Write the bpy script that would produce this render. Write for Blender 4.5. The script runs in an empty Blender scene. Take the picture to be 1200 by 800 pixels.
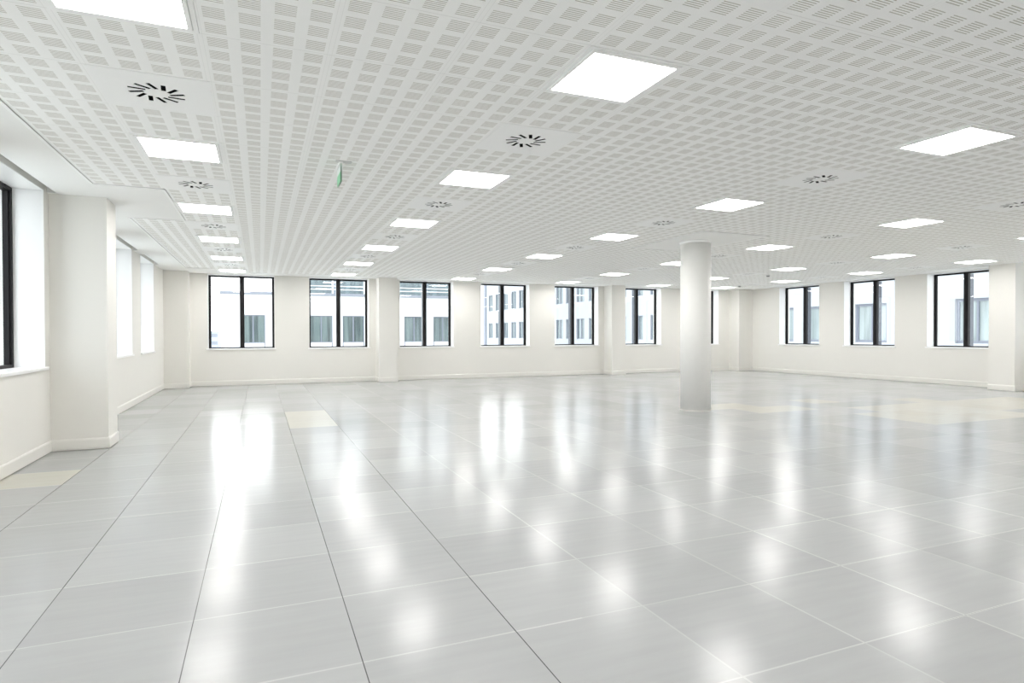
import bpy, bmesh, math, random
from mathutils import Vector, Matrix
from mathutils.geometry import tessellate_polygon

random.seed(7)
scene = bpy.context.scene
COL = scene.collection

# ------------------------------------------------------------ camera, light, exposure
H = 2.6286            # ceiling height
EYE = 1.1835
YAW, PITCH, ROLL = 0.3909, -0.011, 0.0022
cam_data = bpy.data.cameras.new('camera')
cam_data.sensor_width = 36.0
cam_data.lens = 715.89 / 1200 * 36.0
cam_data.clip_end = 1000
cam = bpy.data.objects.new('camera', cam_data)
COL.objects.link(cam)
cy, sy, cp, sp = math.cos(YAW), math.sin(YAW), math.cos(PITCH), math.sin(PITCH)
R0 = Vector((cy, -sy, 0)); F0 = Vector((sy*cp, cy*cp, sp)); U0 = Vector((-sy*sp, -cy*sp, cp))
cr, sr = math.cos(ROLL), math.sin(ROLL)
R1 = R0*cr - U0*sr
U1 = R0*sr + U0*cr
m = Matrix((R1, U1, -F0)).transposed().to_4x4()
m.translation = Vector((0, 0, EYE))
cam.matrix_world = m
scene.camera = cam

world = bpy.data.worlds.new('overcast_sky')
scene.world = world
world.use_nodes = True
wn = world.node_tree.nodes; wn.clear()
wl = world.node_tree.links
tc = wn.new('ShaderNodeTexCoord')
mp = wn.new('ShaderNodeMapping'); mp.inputs['Scale'].default_value = (1, 1, 3)
nz = wn.new('ShaderNodeTexNoise'); nz.inputs['Scale'].default_value = 1.6; nz.inputs['Detail'].default_value = 3
rp = wn.new('ShaderNodeValToRGB')
rp.color_ramp.elements[0].position = .35; rp.color_ramp.elements[0].color = (.86, .93, 1.0, 1)
rp.color_ramp.elements[1].position = .65; rp.color_ramp.elements[1].color = (1, 1, 1, 1)
bg = wn.new('ShaderNodeBackground'); bg.inputs['Strength'].default_value = 1.6
wo = wn.new('ShaderNodeOutputWorld')
wl.new(tc.outputs['Generated'], mp.inputs['Vector']); wl.new(mp.outputs['Vector'], nz.inputs['Vector'])
wl.new(nz.outputs['Fac'], rp.inputs['Fac']); wl.new(rp.outputs['Color'], bg.inputs['Color'])
wl.new(bg.outputs['Background'], wo.inputs['Surface'])

LAMP = 9.2            # strength of every ceiling panel
scene.view_settings.view_transform = 'Standard'
scene.view_settings.look = 'None'
scene.view_settings.gamma = 1.0
scene.view_settings.use_curve_mapping = False
scene.view_settings.exposure = 1.30
scene.cycles.diffuse_bounces = 14
scene.cycles.max_bounces = 18

# ------------------------------------------------------------ materials
def new_mat(name):
    mt = bpy.data.materials.new(name); mt.use_nodes = True
    nt = mt.node_tree
    return mt, nt, nt.nodes['Principled BSDF']

def simple(name, rgb, rough=.5, metal=0.0, noise=0.0, scale=8.0, spec=.5):
    mt, nt, b = new_mat(name)
    b.inputs['Base Color'].default_value = (*rgb, 1)
    b.inputs['Roughness'].default_value = rough
    b.inputs['Metallic'].default_value = metal
    b.inputs['Specular IOR Level'].default_value = spec
    if noise:
        t = nt.nodes.new('ShaderNodeTexCoord')
        n = nt.nodes.new('ShaderNodeTexNoise'); n.inputs['Scale'].default_value = scale; n.inputs['Detail'].default_value = 4
        r = nt.nodes.new('ShaderNodeValToRGB')
        r.color_ramp.elements[0].color = (*[c*(1-noise) for c in rgb], 1)
        r.color_ramp.elements[1].color = (*[min(1, c*(1+noise)) for c in rgb], 1)
        nt.links.new(t.outputs['Object'], n.inputs['Vector'])
        nt.links.new(n.outputs['Fac'], r.inputs['Fac'])
        nt.links.new(r.outputs['Color'], b.inputs['Base Color'])
    return mt

class Nodes:
    """tiny helper to write node maths"""
    def __init__(s, nt): s.nt = nt
    def m(s, op, a, b=None, c=None):
        n = s.nt.nodes.new('ShaderNodeMath'); n.operation = op
        for i, v in enumerate((a, b, c)):
            if v is None: continue
            if isinstance(v, (int, float)): n.inputs[i].default_value = v
            else: s.nt.links.new(v, n.inputs[i])
        return n.outputs[0]
    def band(s, x, lo, hi):
        return s.m('MULTIPLY', s.m('GREATER_THAN', x, lo), s.m('LESS_THAN', x, hi))
    def mixc(s, f, a, b, mode='MIX'):
        n = s.nt.nodes.new('ShaderNodeMix'); n.data_type = 'RGBA'; n.blend_type = mode
        for idx, v in ((0, f), (6, a), (7, b)):
            if isinstance(v, (int, float)): n.inputs[idx].default_value = v
            elif isinstance(v, tuple): n.inputs[idx].default_value = (*v, 1)
            else: s.nt.links.new(v, n.inputs[idx])
        return n.outputs[2]

M = {}
M['wall'] = simple('wall_paint', (.79, .775, .735), .6, noise=.012, scale=1.5, spec=.3)
M['skirting'] = simple('skirting_gloss', (.79, .775, .735), .45)
M['reveal'] = simple('sill_gloss', (.92, .92, .92), .3)
M['plaster'] = simple('ceiling_plaster', (.90, .90, .885), .7, noise=.01, scale=2, spec=.2)
M['dark_metal'] = simple('window_frame_black', (.010, .009, .010), .5, noise=.2, scale=30, spec=.25)
M['post_metal'] = simple('outer_post_grey', (.035, .045, .07), .3)
M['white_metal'] = simple('powder_coated_white', (.96, .96, .95), .4)
M['black'] = simple('matt_black', (.008, .008, .008), .9, spec=0)
M['gap'] = simple('shadow_gap_grey', (.62, .62, .61), .6)
M['void'] = simple('ceiling_void', (.05, .05, .05), .9)
M['column'] = simple('column_paint', (.90, .895, .87), .5, noise=.008, scale=2, spec=.3)
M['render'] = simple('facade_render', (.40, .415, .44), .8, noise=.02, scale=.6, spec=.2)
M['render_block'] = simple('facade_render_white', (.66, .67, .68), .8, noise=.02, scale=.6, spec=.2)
M['ledge'] = simple('facade_ledge', (.20, .215, .25), .6)
M['facade_frame'] = simple('facade_window_frame', (.16, .175, .22), .4)
M['rail'] = simple('white_rail', (.82, .83, .85), .4)
M['rail_grey'] = simple('sensor_grey', (.30, .30, .29), .5)
M['haze_block'] = simple('far_building_haze', (.34, .38, .47), .8, noise=.1, scale=.15)  # distance haze is put into this pale blue colour
M['ground'] = simple('courtyard_paving', (.68, .68, .66), .9, noise=.08, scale=.2)  # unseen ground, kept pale to bounce daylight up through the windows
M['roof'] = simple('roof_membrane', (.5, .5, .5), .9)

def glass_mat(name, tint=(1, 1, 1), ior=1.5):
    mt = bpy.data.materials.new(name); mt.use_nodes = True
    nt = mt.node_tree; nt.nodes.clear()
    o = nt.nodes.new('ShaderNodeOutputMaterial')
    mx = nt.nodes.new('ShaderNodeMixShader')
    N = Nodes(nt)                      # Schlick reflectance, the same from either side of the pane
    ge = nt.nodes.new('ShaderNodeNewGeometry'); dt = nt.nodes.new('ShaderNodeVectorMath'); dt.operation = 'DOT_PRODUCT'
    nt.links.new(ge.outputs['Incoming'], dt.inputs[0]); nt.links.new(ge.outputs['Normal'], dt.inputs[1])
    f0 = ((ior - 1)/(ior + 1))**2
    fac = N.m('MULTIPLY_ADD', N.m('POWER', N.m('SUBTRACT', 1.0, N.m('ABSOLUTE', dt.outputs['Value'])), 5.0), 1 - f0, f0)
    tr = nt.nodes.new('ShaderNodeBsdfTransparent'); tr.inputs['Color'].default_value = (*tint, 1)
    gl = nt.nodes.new('ShaderNodeBsdfGlossy'); gl.inputs['Roughness'].default_value = .0
    nt.links.new(fac, mx.inputs[0]); nt.links.new(tr.outputs[0], mx.inputs[1])
    nt.links.new(gl.outputs[0], mx.inputs[2]); nt.links.new(mx.outputs[0], o.inputs['Surface'])
    return mt
M['glass'] = glass_mat('window_glass', (.97, .99, .99))
M['balustrade_glass'] = glass_mat('balustrade_glass', (.86, .92, .95))
M['sign_glass'] = glass_mat('sign_acrylic', (.86, .96, .90))

# opposite office panes: dim interior with vertical blinds behind glossy glass
def pane_mat(name, dark, light, scale):
    mt, nt, b = new_mat(name)
    N = Nodes(nt)
    t = nt.nodes.new('ShaderNodeTexCoord')
    mp = nt.nodes.new('ShaderNodeMapping'); mp.inputs['Scale'].default_value = (scale, scale, .25)
    n = nt.nodes.new('ShaderNodeTexNoise'); n.inputs['Scale'].default_value = 1.0; n.inputs['Detail'].default_value = 2
    r = nt.nodes.new('ShaderNodeValToRGB')
    r.color_ramp.elements[0].position = .38; r.color_ramp.elements[0].color = (*dark, 1)
    r.color_ramp.elements[1].position = .62; r.color_ramp.elements[1].color = (*light, 1)
    g = nt.nodes.new('ShaderNodeNewGeometry')
    nt.links.new(g.outputs['Position'], mp.inputs['Vector']); nt.links.new(mp.outputs[0], n.inputs['Vector'])
    nt.links.new(n.outputs['Fac'], r.inputs['Fac']); nt.links.new(r.outputs[0], b.inputs['Base Color'])
    b.inputs['Roughness'].default_value = .06
    return mt
M['office_pane'] = pane_mat('office_pane', (.05, .07, .075), (.13, .17, .17), 5)
M['mid_pane'] = pane_mat('mid_office_pane', (.10, .13, .14), (.24, .28, .29), 4)  # mid-tone panes for the far windows of the wing
M['pale_pane'] = pane_mat('pale_office_pane', (.20, .235, .24), (.33, .38, .385), 3)

def lamp_mat():
    mt = bpy.data.materials.new('led_diffuser'); mt.use_nodes = True
    nt = mt.node_tree; nt.nodes.clear()
    o = nt.nodes.new('ShaderNodeOutputMaterial'); e = nt.nodes.new('ShaderNodeEmission')
    e.inputs['Color'].default_value = (1, .978, .955, 1); e.inputs['Strength'].default_value = LAMP
    nt.links.new(e.outputs[0], o.inputs['Surface'])
    return mt
M['lamp'] = lamp_mat()
M['sign_green'] = simple('sign_green', (.28, .70, .42), .4)
M['sign_white'] = simple('sign_white', (.85, .9, .88), .4)

# ceiling: 600 mm tiles, each with 4 x 4 patches of seven slots
TX0, TY0, T = 1.54, 2.086, 0.6
def tile_ceiling_mat():
    mt, nt, b = new_mat('perforated_ceiling_tile')
    N = Nodes(nt)
    g = nt.nodes.new('ShaderNodeNewGeometry')
    s = nt.nodes.new('ShaderNodeSeparateXYZ'); nt.links.new(g.outputs['Position'], s.inputs[0])
    x, y = s.outputs[0], s.outputs[1]
    x = N.m('ADD', x, 60 - TX0); y = N.m('ADD', y, 60 - TY0)
    px = N.m('FLOORED_MODULO', x, .15); py = N.m('FLOORED_MODULO', y, .15)
    inx = N.band(px, .029, .121)
    iny = N.band(py, .0195, .1245)
    sl = N.m('FLOORED_MODULO', N.m('SUBTRACT', py, .0195), .015)
    ins = N.band(sl, .0045, .0105)
    slot = N.m('MULTIPLY', N.m('MULTIPLY', inx, iny), ins)
    tx = N.m('ABSOLUTE', N.m('SUBTRACT', N.m('FLOORED_MODULO', N.m('ADD', x, .3), T), .3))
    ty = N.m('ABSOLUTE', N.m('SUBTRACT', N.m('FLOORED_MODULO', N.m('ADD', y, .3), T), .3))
    lx = N.band(tx, .0095, .0125)
    ly = N.m('LESS_THAN', ty, .0022)
    line = N.m('MAXIMUM', N.m('MULTIPLY', lx, .55), ly)
    base = N.mixc(N.m('MULTIPLY', line, .42), (.97, .97, .955), (.6, .6, .58))
    col = N.mixc(slot, base, (.54, .52, .47))
    nt.links.new(col, b.inputs['Base Color'])
    b.inputs['Roughness'].default_value = .7
    b.inputs['Specular IOR Level'].default_value = .2
    return mt
M['tiles'] = tile_ceiling_mat()

# floor: 600 mm raised-floor panels
FX0, FY0 = .9367, 2.2385
YELLOW = [(-5, 6), (-1, 10), (-1, 11), (-1, 12), (9, 9), (10, 8), (10, 9), (11, 8),
          (12, 6), (12, 5), (13, 5), (13, 6), (13, 7), (14, 5), (14, 6), (14, 7), (15, 6), (15, 7), (15, 5), (16, 6), (16, 7), (16, 8),
          (17, 6), (17, 7), (18, 7), (18, 6), (13, 9), (19, 7)]
def floor_mat():
    mt, nt, b = new_mat('raised_floor_panels')
    N = Nodes(nt)
    g = nt.nodes.new('ShaderNodeNewGeometry')
    s = nt.nodes.new('ShaderNodeSeparateXYZ'); nt.links.new(g.outputs['Position'], s.inputs[0])
    x = N.m('ADD', s.outputs[0], 60 - FX0); y = N.m('ADD', s.outputs[1], 60 - FY0)
    ix = N.m('FLOOR', N.m('DIVIDE', x, T)); iy = N.m('FLOOR', N.m('DIVIDE', y, T))
    ax = N.m('ABSOLUTE', N.m('SUBTRACT', N.m('FLOORED_MODULO', N.m('ADD', x, .3), T), .3))
    ay = N.m('ABSOLUTE', N.m('SUBTRACT', N.m('FLOORED_MODULO', N.m('ADD', y, .3), T), .3))
    cb = nt.nodes.new('ShaderNodeCombineXYZ'); nt.links.new(ix, cb.inputs[0]); nt.links.new(iy, cb.inputs[1])
    wnz = nt.nodes.new('ShaderNodeTexWhiteNoise'); wnz.noise_dimensions = '3D'; nt.links.new(cb.outputs[0], wnz.inputs['Vector'])
    # joints: x-direction seams dark on the left rows, painted pale highlights elsewhere
    cbx = nt.nodes.new('ShaderNodeCombineXYZ')
    nt.links.new(N.m('FLOOR', N.m('DIVIDE', N.m('ADD', x, .3), T)), cbx.inputs[0]); nt.links.new(iy, cbx.inputs[1])
    wx = nt.nodes.new('ShaderNodeTexWhiteNoise'); nt.links.new(cbx.outputs[0], wx.inputs['Vector'])
    seam_x = N.m('LESS_THAN', ax, .0020)
    edge_x = N.m('LESS_THAN', ax, .0042)
    seam_y = N.m('LESS_THAN', ay, .0012)
    edge_y = N.m('LESS_THAN', ay, .0042)
    left = N.m('LESS_THAN', s.outputs[0], 1.3)
    # base colour
    tn = nt.nodes.new('ShaderNodeTexNoise'); tn.inputs['Scale'].default_value = .9; tn.inputs['Detail'].default_value = 6
    nt.links.new(g.outputs['Position'], tn.inputs['Vector'])
    sc = nt.nodes.new('ShaderNodeMapping'); sc.inputs['Scale'].default_value = (2.2, 22, 1); sc.inputs['Rotation'].default_value = (0, 0, .22)
    nt.links.new(g.outputs['Position'], sc.inputs['Vector'])
    st = nt.nodes.new('ShaderNodeTexNoise'); st.inputs['Scale'].default_value = 1.0; st.inputs['Detail'].default_value = 5
    nt.links.new(sc.outputs[0], st.inputs['Vector'])
    v = N.m('ADD', N.m('MULTIPLY', wnz.outputs['Value'], .045), N.m('MULTIPLY', tn.outputs['Fac'], .06))
    v = N.m('ADD', v, N.m('MULTIPLY', st.outputs['Fac'], .05))
    v = N.m('ADD', v, .33)
    gc = nt.nodes.new('ShaderNodeCombineColor')
    nt.links.new(N.m('MULTIPLY', v, .985), gc.inputs[0]); nt.links.new(v, gc.inputs[1]); nt.links.new(v, gc.inputs[2])
    col = gc.outputs[0]
    ym = None
    for (i, j) in YELLOW:
        t = N.m('MULTIPLY', N.m('COMPARE', ix, i + 100, .1), N.m('COMPARE', iy, j + 100, .1))
        ym = t if ym is None else N.m('MAXIMUM', ym, t)
    col = N.mixc(N.m('MULTIPLY', ym, .42), col, (.66, .62, .50))
    wv = nt.nodes.new('ShaderNodeTexNoise'); wv.inputs['Scale'].default_value = 1.1; nt.links.new(g.outputs['Position'], wv.inputs['Vector'])
    pale = N.m('MAXIMUM', edge_y, N.m('MULTIPLY', edge_x, N.m('SUBTRACT', 1.0, left)))  # highlights on the panel edges, painted into the colour
    pale = N.m('MULTIPLY', pale, N.m('MULTIPLY', wv.outputs['Fac'], 1.7))
    col = N.mixc(N.m('MULTIPLY', pale, N.m('ADD', .12, N.m('MULTIPLY', wx.outputs['Value'], .55))), col, (.78, .78, .76))
    dk = N.m('MAXIMUM', N.m('MULTIPLY', seam_x, N.m('ADD', N.m('MULTIPLY', left, .75), N.m('MULTIPLY', wx.outputs['Value'], .25))),
             N.m('MULTIPLY', seam_y, N.m('MULTIPLY', N.m('GREATER_THAN', wx.outputs['Value'], .6), .5)))
    col = N.mixc(dk, col, (.05, .05, .05))
    nt.links.new(col, b.inputs['Base Color'])
    rg = N.m('ADD', .135, N.m('MULTIPLY', st.outputs['Fac'], .08))
    rg = N.m('ADD', rg, N.m('MULTIPLY', wnz.outputs['Value'], .02))
    nt.links.new(rg, b.inputs['Roughness'])
    b.inputs['Specular IOR Level'].default_value = .16
    b.inputs['Metallic'].default_value = .02
    # every panel sits at a very slightly different tilt; soft waviness
    nv = nt.nodes.new('ShaderNodeVectorMath'); nv.operation = 'MULTIPLY_ADD'
    nt.links.new(wnz.outputs['Color'], nv.inputs[0]); nv.inputs[1].default_value = (.002, .002, 0); nv.inputs[2].default_value = (-.001, -.001, 1)
    nn = nt.nodes.new('ShaderNodeVectorMath'); nn.operation = 'NORMALIZE'; nt.links.new(nv.outputs[0], nn.inputs[0])
    bp = nt.nodes.new('ShaderNodeBump'); bp.inputs['Strength'].default_value = 0.0; bp.inputs['Distance'].default_value = .02
    nt.links.new(st.outputs['Fac'], bp.inputs['Height']); nt.links.new(nn.outputs[0], bp.inputs['Normal'])
    nt.links.new(bp.outputs[0], b.inputs['Normal'])
    return mt
M['floor'] = floor_mat()

# ------------------------------------------------------------ geometry helpers
def add_box(bm, x0, x1, y0, y1, z0, z1):
    vs = [bm.verts.new((x, y, z)) for z in (z0, z1) for y in (y0, y1) for x in (x0, x1)]
    for f in ((0, 2, 3, 1), (4, 5, 7, 6), (0, 1, 5, 4), (2, 6, 7, 3), (0, 4, 6, 2), (1, 3, 7, 5)):
        bm.faces.new([vs[i] for i in f])

def obj(name, bm, mat, parent=None, kind=None, bevel=0, smooth=False, xf=None):
    me = bpy.data.meshes.new(name)
    bmesh.ops.recalc_face_normals(bm, faces=bm.faces)
    if xf is not None: bmesh.ops.transform(bm, matrix=xf, verts=bm.verts)
    bm.to_mesh(me); bm.free()
    me.materials.append(mat)
    if smooth:
        for p in me.polygons: p.use_smooth = True
    o = bpy.data.objects.new(name, me); COL.objects.link(o)
    if parent: o.parent = parent
    if kind: o['kind'] = kind
    if bevel:
        md = o.modifiers.new('edge', 'BEVEL'); md.width = bevel; md.segments = 2; md.limit_method = 'ANGLE'
    return o

def boxes(*bs):
    bm = bmesh.new()
    for b in bs: add_box(bm, *b)
    return bm

def empty(name, loc, rotz=0):
    o = bpy.data.objects.new(name, None); COL.objects.link(o)
    o.location = loc; o.rotation_euler = (0, 0, rotz); o.empty_display_size = .1
    return o

def tag(o, label, cat, group=None):
    o['label'] = label; o['category'] = cat
    if group: o['group'] = group
    return o

def copy_tree(o, parent=None):
    c = o.copy(); COL.objects.link(c)
    if parent: c.parent = parent
    for ch in list(o.children): copy_tree(ch, c)
    return c

# ------------------------------------------------------------ the room
XL, XR, YB, YF = -1.98, 14.83, 15.87, -4.2
TH = .42
TOP = 2.95
Z0, Z1 = .86, 2.615            # window openings on the back and right walls
Z1L = 2.632
DEPTH = .25                    # from the wall face to the window frame

back_w = [-1.13 + 2.25*k for k in range(7)]
left_w = [12.68 - 2.25*k for k in range(8)]
left_w = [y for y in left_w if y > YF + .5]
left_w = [y for y in left_w if not (7.2 < y < 7.99)]
right_w = [12.85, 10.59, 8.33, 5.95, 3.70, 1.45, -.80]
W = 1.46

def wall_pieces(along0, along1, openings, z0, z1):
    """(a0,a1,z0,z1) pieces of a wall with openings cut out"""
    out = [(along0, along1, 0, z0), (along0, along1, z1, TOP)]
    a = along0
    for o0 in sorted(openings):
        out.append((a, o0, z0, z1)); a = o0 + W
    out.append((a, along1, z0, z1))
    return out

obj('floor', boxes((XL - TH, XR + TH, YF - .3, YB + TH, -.2, 0)), M['floor'], kind='structure')
# pilasters belong to the walls they stand against
PL = [(XL, -1.48, 7.54, 7.98), (XL, -1.48, .80, 1.24)]
PR = [(14.27, XR, 7.63, 8.12), (14.27, XR, .85, 1.34)]
PB = [(XL, -1.49, 15.42, YB), (2.75, 3.215, 15.42, YB), (9.52, 9.985, 15.42, YB), (14.27, XR, 15.42, YB)]
bm = boxes(*[(a0, a1, YB, YB + TH, z0, z1) for a0, a1, z0, z1 in wall_pieces(XL - TH, XR + TH, back_w, Z0, Z1)])
for p in PB: add_box(bm, p[0], p[1], p[2], p[3], 0, TOP)
obj('wall_back', bm, M['wall'], kind='structure')
bm = boxes(*[(XL - TH, XL, a0, a1, z0, z1) for a0, a1, z0, z1 in wall_pieces(YF, YB, left_w, Z0, Z1L)])
for p in PL: add_box(bm, p[0], p[1], p[2], p[3], 0, H + .01)
obj('wall_left', bm, M['wall'], kind='structure')
bm = boxes(*[(XR, XR + TH, a0, a1, z0, z1) for a0, a1, z0, z1 in wall_pieces(YF, YB, right_w, Z0, Z1)])
for p in PR: add_box(bm, p[0], p[1], p[2], p[3], 0, H + .01)
obj('wall_right', bm, M['wall'], kind='structure')
obj('wall_front', boxes((XL - TH, XR + TH, YF - .3, YF, 0, TOP)), M['wall'], kind='structure')

# skirting boards swept round the pilasters
def skirting(name, pts):
    prof = [(.0, .010), (.012, .010), (.012, .100), (.008, .114), (.003, .12), (.0, .12)]
    n = len(pts); norms = []
    for i in range(n - 1):
        d = Vector(pts[i + 1]) - Vector(pts[i]); d.normalize()
        norms.append(Vector((-d.y, d.x)))
    bm = bmesh.new(); rings = []
    for i, p in enumerate(pts):
        if i == 0: off = norms[0]
        elif i == n - 1: off = norms[-1]
        else:
            a, b = norms[i - 1], norms[i]
            off = (a + b) / max(.2, 1 + a.dot(b))
        rings.append([bm.verts.new((p[0] + off.x*t, p[1] + off.y*t, z)) for t, z in prof])
    for a, b in zip(rings, rings[1:]):
        for k in range(len(prof)):
            k2 = (k + 1) % len(prof)
            bm.faces.new((a[k], a[k2], b[k2], b[k]))
    bm.faces.new(rings[0]); bm.faces.new(rings[-1][::-1])
    obj(name, bm, M['skirting'], kind='structure')
def zig(points): return points
skirting('baseboard_left', [(XL, 15.42), (XL, 7.98), (-1.48, 7.98), (-1.48, 7.54), (XL, 7.54), (XL, 1.24), (-1.48, 1.24), (-1.48, .80), (XL, .80), (XL, YF)])
skirting('baseboard_back', [(14.27, YB), (9.985, YB), (9.985, 15.42), (9.52, 15.42), (9.52, YB), (3.215, YB), (3.215, 15.42), (2.75, 15.42), (2.75, YB), (-1.49, YB), (-1.49, 15.42), (XL, 15.42)])
skirting('baseboard_right', [(XR, YF), (XR, .85), (14.27, .85), (14.27, 1.34), (XR, 1.34), (XR, 7.63), (14.27, 7.63), (14.27, 8.12), (XR, 8.12), (XR, 15.42), (14.27, 15.42), (14.27, YB)])

# ceiling: perforated tile field with plain plaster margins
NX0, NX1 = -5, 21                  # cells: x = TX0 + i*.6  -> -1.46 .. 14.14
LCELL = (-4, 0, 5, 10, 15, 19)     # cell columns that hold lights and diffusers
def fitted(i, j): return i in LCELL and ((j - 1) % 4 == 0 or (j + 1) % 4 == 0) and -9 < j < 22
NY0, NY1 = -10, 22                 # y = TY0 + j*.6 -> -3.914 .. 15.286
def in_field(i, j):
    if not (NX0 <= i < NX1 and NY0 <= j < NY1): return False
    if i == NX0 and (j in (8, 9, 10) or j == 21): return False
    if i == NX1 - 1 and j == 21: return False
    if i in (7, 8) and j in (8, 9, 10): return False
    return True
bm = bmesh.new()
G = .004
for i in range(NX0, NX1):
    for j in range(NY0, NY1):
        if not in_field(i, j) or fitted(i, j): continue
        x0, x1 = TX0 + i*T, TX0 + (i + 1)*T; y0, y1 = TY0 + j*T, TY0 + (j + 1)*T
        if not in_field(i - 1, j): x0 += G
        if not in_field(i + 1, j): x1 -= G
        if not in_field(i, j - 1): y0 += G
        if not in_field(i, j + 1): y1 -= G
        vs = [bm.verts.new(c) for c in ((x0, y0, H), (x0, y1, H), (x1, y1, H), (x1, y0, H))]
        bm.faces.new(vs)
bmesh.ops.remove_doubles(bm, verts=bm.verts, dist=.0005)
obj('ceiling', bm, M['tiles'], kind='structure')
fx0, fx1 = TX0 + NX0*T, TX0 + NX1*T
fy0, fy1 = TY0 + NY0*T, TY0 + NY1*T
pl = [(fx1, XR, YF, YB), (fx0, fx1, YF, fy0), (fx0, fx1, fy1, YB),
      (fx0, fx0 + T, TY0 + 8*T, TY0 + 11*T), (fx0, fx0 + T, TY0 + 21*T, fy1), (fx1 - T, fx1, TY0 + 21*T, fy1),
      (TX0 + 7*T, TX0 + 9*T, TY0 + 8*T, TY0 + 11*T)]
XE = -1.90                          # plaster edge beside the blind pockets
pl.append((XE, fx0, YF, YB))
a = YF
for y in sorted(left_w):
    pl.append((XL, XE, a, y - .10)); a = y + W + .10
pl.append((XL, XE, a, YB))
obj('trim_1', boxes(*[(*p, H, H + .09) for p in pl]), M['plaster'], kind='structure')
obj('unseen_roof_slab', boxes((XL - TH, XR + TH, YF - .3, YB + TH, TOP, TOP + .1)), M['void'], kind='structure')  # unseen roof slab, added to block the sky above the ceiling
obj('dark_gap_sheet', boxes((fx0 - .01, fx1 + .01, fy0 - .01, fy1 + .01, H + .1, H + .11)), M['void'], kind='structure')  # dark sheet added above so the tile edge gaps read black
# thin perimeter angle between plaster and tile field
tb = []
aw, az = .022, .007
for j in range(NY0, NY1):
    y0, y1 = TY0 + j*T, TY0 + (j + 1)*T
    for i in range(NX0, NX1):
        x0, x1 = TX0 + i*T, TX0 + (i + 1)*T
        if not in_field(i, j): continue
        if not in_field(i - 1, j): tb.append((x0 - aw, x0, y0, y1, H - az, H + .01))
        if not in_field(i + 1, j): tb.append((x1, x1 + aw, y0, y1, H - az, H + .01))
        if not in_field(i, j - 1): tb.append((x0, x1, y0 - aw, y0, H - az, H + .01))
        if not in_field(i, j + 1): tb.append((x0, x1, y1, y1 + aw, H - az, H + .01))
obj('trim_4', boxes(*tb), M['white_metal'], kind='structure')

# ------------------------------------------------------------ windows
wn_count = [0]
def make_window(zb, zt):
    """front faces -y (towards the room); origin at the opening's left bottom on the frame plane"""
    r = empty('window_0', (0, 0, 0))
    h = zt - zb; fw = .042; d = .07; mw = .10
    bm = boxes((0, fw, 0, d, 0, h), (W - fw, W, 0, d, 0, h), (fw, W - fw, 0, d, 0, fw), (fw, W - fw, 0, d, h - fw, h),
               (fw, fw + .014, .02, d - .01, fw, h - fw), (W - fw - .014, W - fw, .02, d - .01, fw, h - fw))
    obj('frame', bm, M['dark_metal'], r)
    c = W/2
    bm = boxes((c - mw/2, c + mw/2, -.004, d, fw, h - fw), (c - .006, c + .006, -.012, 0, fw, h - fw))
    obj('mullion', bm, M['dark_metal'], r)
    obj('outer_post', boxes((c - .045, c + .045, d, d + .13, fw, h - fw)), M['post_metal'], r)
    for x0, x1 in ((fw, c - mw/2), (c + mw/2, W - fw)):
        obj('pane', boxes((x0, x1, .035, .036, fw, h - fw)), M['glass'], r)
    # sill board runs back from the wall face to the frame and laps the wall by 25 mm
    bm = boxes((.0, W, -DEPTH, .0, -.002, .014), (-.03, W + .03, -DEPTH - .025, -DEPTH, -.016, .014))
    obj('sill', bm, M['reveal'], r, bevel=.003)
    # painted lining boards of the reveal
    obj('lining', boxes((0, .006, -DEPTH, 0, .014, h), (W - .006, W, -DEPTH, 0, .014, h), (.006, W - .006, -DEPTH, 0, h - .006, h)), M['reveal'], r)
    return r

def place_windows(proto, spots):
    for k, (loc, rz) in enumerate(spots):
        o = proto if k == 0 else copy_tree(proto)
        wn_count[0] += 1
        o.name = 'window_%d' % wn_count[0]
        o['kind'] = 'structure'
        o.location = loc; o.rotation_euler = (0, 0, rz)

p = make_window(Z0, Z1)
spots = [((x, YB + DEPTH, Z0), 0) for x in back_w]
spots += [((XR + DEPTH, y + W, Z0), -math.pi/2) for y in right_w]
place_windows(p, spots)
p = make_window(Z0, Z1L)
place_windows(p, [((XL - DEPTH, y, Z0), math.pi/2) for y in left_w])

# ------------------------------------------------------------ the round column
def lathe(bm, prof, n=64):
    rings = []
    for r, z in prof:
        rings.append([bm.verts.new((r*math.cos(2*math.pi*k/n), r*math.sin(2*math.pi*k/n), z)) for k in range(n)])
    for a, b in zip(rings, rings[1:]):
        for k in range(n): bm.faces.new((a[k], a[(k + 1) % n], b[(k + 1) % n], b[k]))
    return rings
CX, CY, CR = 6.335, 7.79, .232
colm = tag(empty('round_column', (CX, CY, 0)), 'thick round white column standing free in the middle of the grey floor', 'column')
bm = bmesh.new(); rg = lathe(bm, [(CR, 0), (CR, H)]); bm.faces.new(rg[0][::-1]); bm.faces.new(rg[-1])
obj('shaft', bm, M['column'], colm, smooth=False)
for o in colm.children:
    for f in o.data.polygons: f.use_smooth = len(f.vertices) == 4
bm = bmesh.new()
rg = lathe(bm, [(CR, H - .03), (CR + .012, H - .03), (CR + .014, H - .004), (CR + .014, H)])
obj('top_collar', bm, M['white_metal'], colm)
bm = bmesh.new()
rg = lathe(bm, [(CR, .0), (CR + .004, .0), (CR + .004, .012), (CR, .012)])
obj('base_bead', bm, M['skirting'], colm)

# ------------------------------------------------------------ ceiling lights and swirl diffusers
ORD = ['', 'first', 'second', 'third', 'fourth', 'fifth', 'sixth', 'seventh', 'eighth', 'ninth', 'tenth']
LX = [-.56, 1.84, 4.84, 7.84, 10.84, 13.24]
ROW = ['leftmost row', 'second row from left', 'third row from left', 'third row from right', 'second row from right', 'rightmost row']

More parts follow.
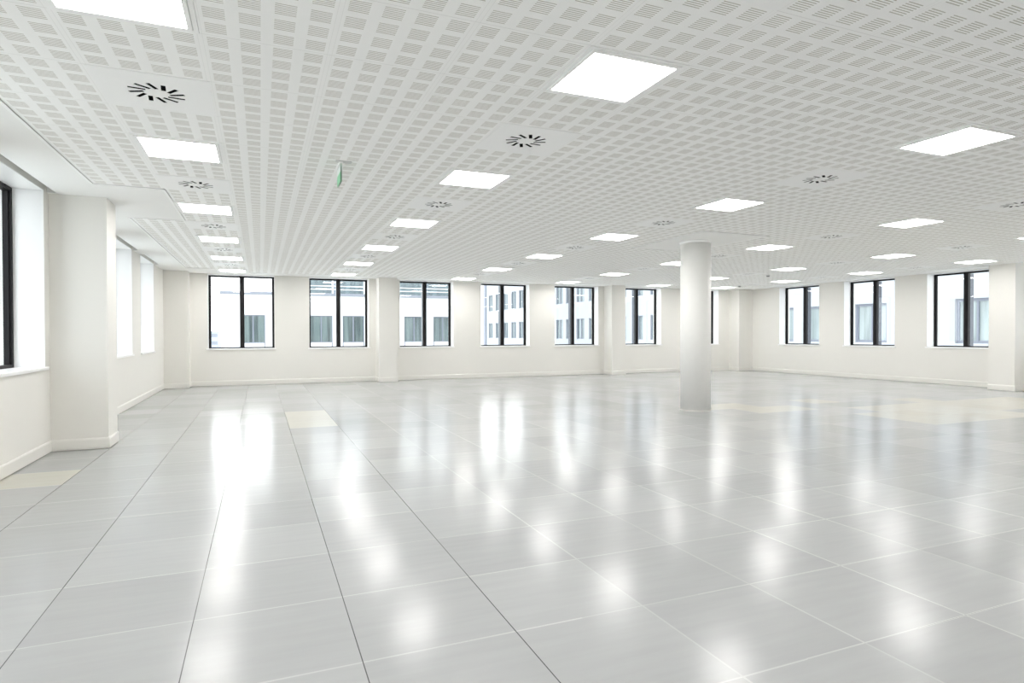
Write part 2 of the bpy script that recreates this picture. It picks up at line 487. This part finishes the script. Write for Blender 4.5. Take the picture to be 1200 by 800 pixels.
def make_light():
    r = empty('ceiling_light', (0, 0, H))
    q, e, g = .2988, .2535, .278
    # perforated outer tray, then the raised white frame, then the diffuser
    def ring(a, b, z0, z1):
        return [(-a, a, -a, -b, z0, z1), (-a, a, b, a, z0, z1), (-a, -b, -b, b, z0, z1), (b, a, -b, b, z0, z1)]
    obj('tray', boxes(*ring(q, g, -.004, .05)), M['white_metal'], r)
    obj('frame', boxes(*ring(g - .004, e, -.010, .05)), M['white_metal'], r)
    obj('shadow_gap', boxes(*ring(g, g - .004, -.001, .05)), M['gap'], r)
    obj('diffuser', boxes((-e, e, -e, e, -.006, .04)), M['lamp'], r)
    return r
p = make_light(); first = True
for c, x in enumerate(LX):
    for k in range(5, -3, -1):
        o = p if first else copy_tree(p); first = False
        o.location = (x, 2.986 + 2.4*k, H)
        n = 6 - k
        where = 'nearest the back wall' if n == 1 else '%s from back wall' % ORD[n]
        tag(o, 'square ceiling light, %s, %s' % (ROW[c], where), 'ceiling light', 'square ceiling lights in six rows')

def make_vent():
    r = empty('ceiling_air_diffuser', (0, 0, H))
    q = .2997
    loops = [[Vector((-q, -q, 0)), Vector((q, -q, 0)), Vector((q, q, 0)), Vector((-q, q, 0))]]
    slots = []
    for k in range(12):
        a = math.radians(8 + 30*k); d = math.radians(8 + 30*k - 33)
        s0 = Vector((math.cos(a), math.sin(a)))*.068
        u = Vector((math.cos(d), math.sin(d))); w = Vector((-u.y, u.x))*.0125
        e0 = s0 + u*.090
        pts = [s0 - w, e0 - w, e0 + w, s0 + w]
        slots.append(pts); loops.append([Vector((p.x, p.y, 0)) for p in pts][::-1])
    flat = [v for l in loops for v in l]
    tris = tessellate_polygon(loops)
    bm = bmesh.new()
    vs = [bm.verts.new((v.x, v.y, -.003)) for v in flat]
    for t in tris:
        try: bm.faces.new([vs[i] for i in t])
        except ValueError: pass
    up = [bm.verts.new((v.x, v.y, .014 if i < 4 else -.001)) for i, v in enumerate(flat)]
    i0 = 0
    for l in loops:
        n = len(l)
        for k in range(n):
            a, b = i0 + k, i0 + (k + 1) % n
            bm.faces.new((vs[a], vs[b], up[b], up[a]))
        i0 += n
    obj('face_plate', bm, M['white_metal'], r)
    # black backing disc directly above the slots
    bm = bmesh.new(); rr = lathe(bm, [(.19, -.0008), (.19, .06)], 32); bm.faces.new(rr[0]); bm.faces.new(rr[1][::-1])
    obj('plenum', bm, M['black'], r)
    return r
p = make_vent(); first = True
for c, x in enumerate(LX):
    for k in range(5, -3, -1):
        o = p if first else copy_tree(p); first = False
        o.location = (x, 1.786 + 2.4*k, H)
        n = 6 - k
        where = 'nearest the back wall' if n == 1 else '%s from back wall' % ORD[n]
        tag(o, 'swirl-slotted ceiling diffuser, %s, %s' % (ROW[c], where), 'air vent', 'swirl air diffusers between the ceiling lights')

# ------------------------------------------------------------ hanging exit sign, seen edge on
sg = tag(empty('exit_sign', (.66, 5.23, H)), 'clear green-edged blade sign hanging from the perforated ceiling', 'sign')
obj('ceiling_plate', boxes((-.075, .055, -.006, .05, -.008, 0)), M['gap'], sg)
obj('lamp_housing', boxes((-.045, -.015, .0, .26, -.02, 0)), M['white_metal'], sg, bevel=.004)
obj('blade', boxes((-.035, -.025, .01, .25, -.17, -.02)), M['sign_glass'], sg)
obj('green_face', boxes((-.0365, -.0352, .02, .24, -.165, -.085), (-.0248, -.0235, .02, .24, -.165, -.085)), M['sign_green'], sg)
obj('white_face', boxes((-.0365, -.0352, .02, .24, -.083, -.025), (-.0248, -.0235, .02, .24, -.083, -.025)), M['sign_white'], sg)

# ------------------------------------------------------------ small round sensors on the ceiling
def sensor(x, y, lb):
    r = tag(empty('smoke_detector', (x, y, H)), lb, 'sensor', 'ceiling sensors')
    bm = bmesh.new(); rg = lathe(bm, [(.055, 0), (.055, -.012), (.045, -.018)], 24); bm.faces.new(rg[-1])
    obj('base', bm, M['white_metal'], r)
    bm = bmesh.new(); rg = lathe(bm, [(.036, -.018), (.036, -.040), (.024, -.048)], 24); bm.faces.new(rg[-1])
    obj('sensing_head', bm, M['rail_grey'], r)
sensor(11.45, 11.40, 'tiny grey ceiling sensor between the two lights above the far right corner')
sensor(13.16, 14.20, 'tiny ceiling sensor nearest the far corner, just right of the round column')

# ------------------------------------------------------------ outside: the buildings across the courtyard
def facade_window(w, h, pane, lights=2, f=.06):
    """faces -y, origin left bottom outside face; recessed"""
    bm = bmesh.new()
    add_box(bm, 0, f, 0, .08, 0, h); add_box(bm, w - f, w, 0, .08, 0, h)
    add_box(bm, f, w - f, 0, .08, 0, f); add_box(bm, f, w - f, 0, .08, h - f, h)
    for k in range(1, lights):
        c = w*k/lights; add_box(bm, c - .04, c + .04, 0, .08, f, h - f)
    return bm

def add_facade_windows(root, spots, w, h, pane, rz, lights=2, f=.06):
    """spots: local (x,y,z) of the left bottom corner"""
    fr = pn = None
    for (x, y, z) in spots:
        if fr is None:
            fr0 = obj('window_frame', facade_window(w, h, pane, lights, f), M['facade_frame'], root)
            pn0 = obj('pane', boxes((.06, w - .06, .05, .06, .06, h - .06)), pane, fr0)
            fr, fo = fr0, fr0
        else:
            fo = fr0.copy(); COL.objects.link(fo); fo.parent = root
            q = pn0.copy(); COL.objects.link(q); q.parent = fo
        fo.location = (x, y, z); fo.rotation_euler = (0, 0, rz)

GZ = -12.0
# white office wing parallel to the right wall
FXX = 26.3
wing = tag(empty('office_wing', (FXX, 40, GZ)), 'long white rendered office wing with grey framed windows, running away outside the right-hand windows', 'building')
fars = [16.22, 18.47, 20.77, 23.53, 26.01, 28.15, 30.4, 32.7, 35.05, 37.37, 39.7, 41.93, 44.17, 46.4, 48.6, 50.65, 52.7, 54.97, 57.25, 59.5, 61.8, 64.0, 66.4, 69.0, 71.4]
fars = [11.7, 13.95] + fars
def wing_wall():
    bm = bmesh.new(); d = .25
    rows = [(-2.35, -.55), (.80, 2.60), (4.08, 6.03)]
    zs = [GZ] + [z for r in rows for z in r] + [7.9]
    # solid storeys between window rows
    for z0, z1 in ((GZ, rows[0][0]), (rows[0][1], rows[1][0]), (rows[1][1], rows[2][0]), (rows[2][1], 7.9)):
        add_box(bm, 0, d, 5 - 40, 73.4 - 40, z0 - GZ, z1 - GZ)
    for z0, z1 in rows:
        a = 5
        for yf in fars:
            add_box(bm, 0, d, a - 40, yf - (1.6 if yf < 27 else 1.42) - 40, z0 - GZ, z1 - GZ); a = yf
        add_box(bm, 0, d, a - 40, 73.4 - 40, z0 - GZ, z1 - GZ)
    add_box(bm, d + .01, 10, 5 - 40, 73.4 - 40, 0, 7.9 - GZ)
    return bm
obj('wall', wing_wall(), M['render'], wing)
obj('parapet_cap', boxes((-.05, 10, 5 - 40, 73.4 - 40, 7.9 - GZ, 8.0 - GZ)), M['ledge'], wing)
near = [f for f in fars if f < 27]; far_ = [f for f in fars if f > 27]
for z0, z1 in ((-2.35, -.55), (.80, 2.60), (4.08, 6.03)):
    add_facade_windows(wing, [(.10, f - 40, z0 - GZ) for f in near], 1.6, z1 - z0, M['pale_pane'], -math.pi/2, 2, .11)
    add_facade_windows(wing, [(.10, f - 40, z0 - GZ) for f in far_], 1.42, z1 - z0, M['mid_pane'], -math.pi/2, 2)
obj('stair_window_strip', boxes((-.12, 0, 72.2 - 40, 73.0 - 40, 0, 7.5 - GZ)), M['facade_frame'], wing)  # dark strip of stair windows at the wing's far end

# white block facing the back wall, with a set-back glazed top floor
AY = 44.6
blk = tag(empty('office_block', (0, AY, GZ)), 'white office block with a roof terrace railing, facing the back windows on the left', 'building')
ax = [-1.2 + 2.2*k for k in range(7)]
AX0, AX1 = -2.4, 15.2
def block_wall():
    bm = bmesh.new(); d = .25
    rows = [(-2.7, -.8), (.66, 2.56)]
    for z0, z1 in ((GZ, rows[0][0]), (rows[0][1], rows[1][0]), (rows[1][1], 3.94)):
        add_box(bm, AX0, AX1, 0, d, z0 - GZ, z1 - GZ)
    for z0, z1 in rows:
        a = AX0
        for x in ax:
            add_box(bm, a, x, 0, d, z0 - GZ, z1 - GZ); a = x + 1.52
        add_box(bm, a, AX1, 0, d, z0 - GZ, z1 - GZ)
    add_box(bm, AX0, AX1, d + .01, 9, 0, 3.94 - GZ)
    return bm
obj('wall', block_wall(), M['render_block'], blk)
obj('terrace_ledge', boxes((AX0 - .06, AX1 + .06, -.10, 9, 3.94 - GZ, 4.12 - GZ)), M['ledge'], blk)
bm = bmesh.new()                    # slim metal strips framing the spandrels under each window
for x in ax:
    for e in (x, x + 1.46):
        add_box(bm, e, e + .06, -.03, 0, -.8 - GZ, .66 - GZ)
obj('spandrel_strips', bm, M['facade_frame'], blk)
for z0, z1 in ((-2.7, -.8), (.66, 2.56)):
    add_facade_windows(blk, [(x, .10, z0 - GZ) for x in ax], 1.52, z1 - z0, M['office_pane'], 0, 2)
# set-back storey
obj('setback_wall', boxes((2.6, 14.6, 2.6, 8.5, 4.12 - GZ, 7.2 - GZ)), M['ledge'], blk)
add_facade_windows(blk, [(2.8 + 2.35*k, 2.5, 4.2 - GZ) for k in range(5)], 2.25, 2.4, M['office_pane'], 0, 1)
obj('setback_roof', boxes((2.2, 15, 2.1, 8.8, 7.2 - GZ, 7.4 - GZ)), M['rail'], blk)
# terrace railing
rl = []
x = AX0 + 2.2
bm = bmesh.new()
for z in (4.38, 4.62, 5.12): add_box(bm, .3, AX1, .15, .19, z - GZ, z + .05 - GZ)
obj('handrail', bm, M['rail'], blk)
post = None
for k in range(7):
    if post is None:
        post = obj('railing_post', boxes((0, .12, .12, .22, 0, 1.1)), M['rail'], blk); o = post
    else:
        o = post.copy(); COL.objects.link(o); o.parent = blk
    o.location = (.3 + 2.2*k, 0, 4.12 - GZ)
obj('balustrade', boxes((.3, AX1, .2, .21, 4.15 - GZ, 5.1 - GZ)), M['balustrade_glass'], blk)

# town far away, haze painted into its colour, low in the leftmost back window
far_b = [(-11.6, -9.1, 160, 2.0, 'haze-tinted blue-grey tower block far off, low at the left edge of the leftmost back window'),
         (-9.2, -8.3, 168, -.1, 'small low haze-tinted building far off, right of the taller distant block')]
for x0, x1, y, zt, lb in far_b:
    r = tag(empty('distant_building', ((x0 + x1)/2, y, GZ)), lb, 'building', 'distant town buildings')
    w = (x1 - x0)/2
    obj('wall', boxes((-w, w, 0, 6, 0, zt - GZ)), M['haze_block'], r)
    bm = bmesh.new()
    for z in (zt - 1.2, zt - 3.0, zt - 4.8): add_box(bm, -w*.8, w*.8, -.02, .0, z - GZ, z + .8 - GZ)
    obj('window_band', bm, M['ledge'], r)
    obj('roof', boxes((-w - .1, w + .1, -.1, 6.1, zt - GZ, zt + .15 - GZ)), M['haze_block'], r)
g = obj('courtyard_ground', boxes((-80, 110, -60, 230, GZ - .3, GZ)), M['ground'])
tag(g, 'unseen pale ground of the courtyard far below the windows', 'ground')
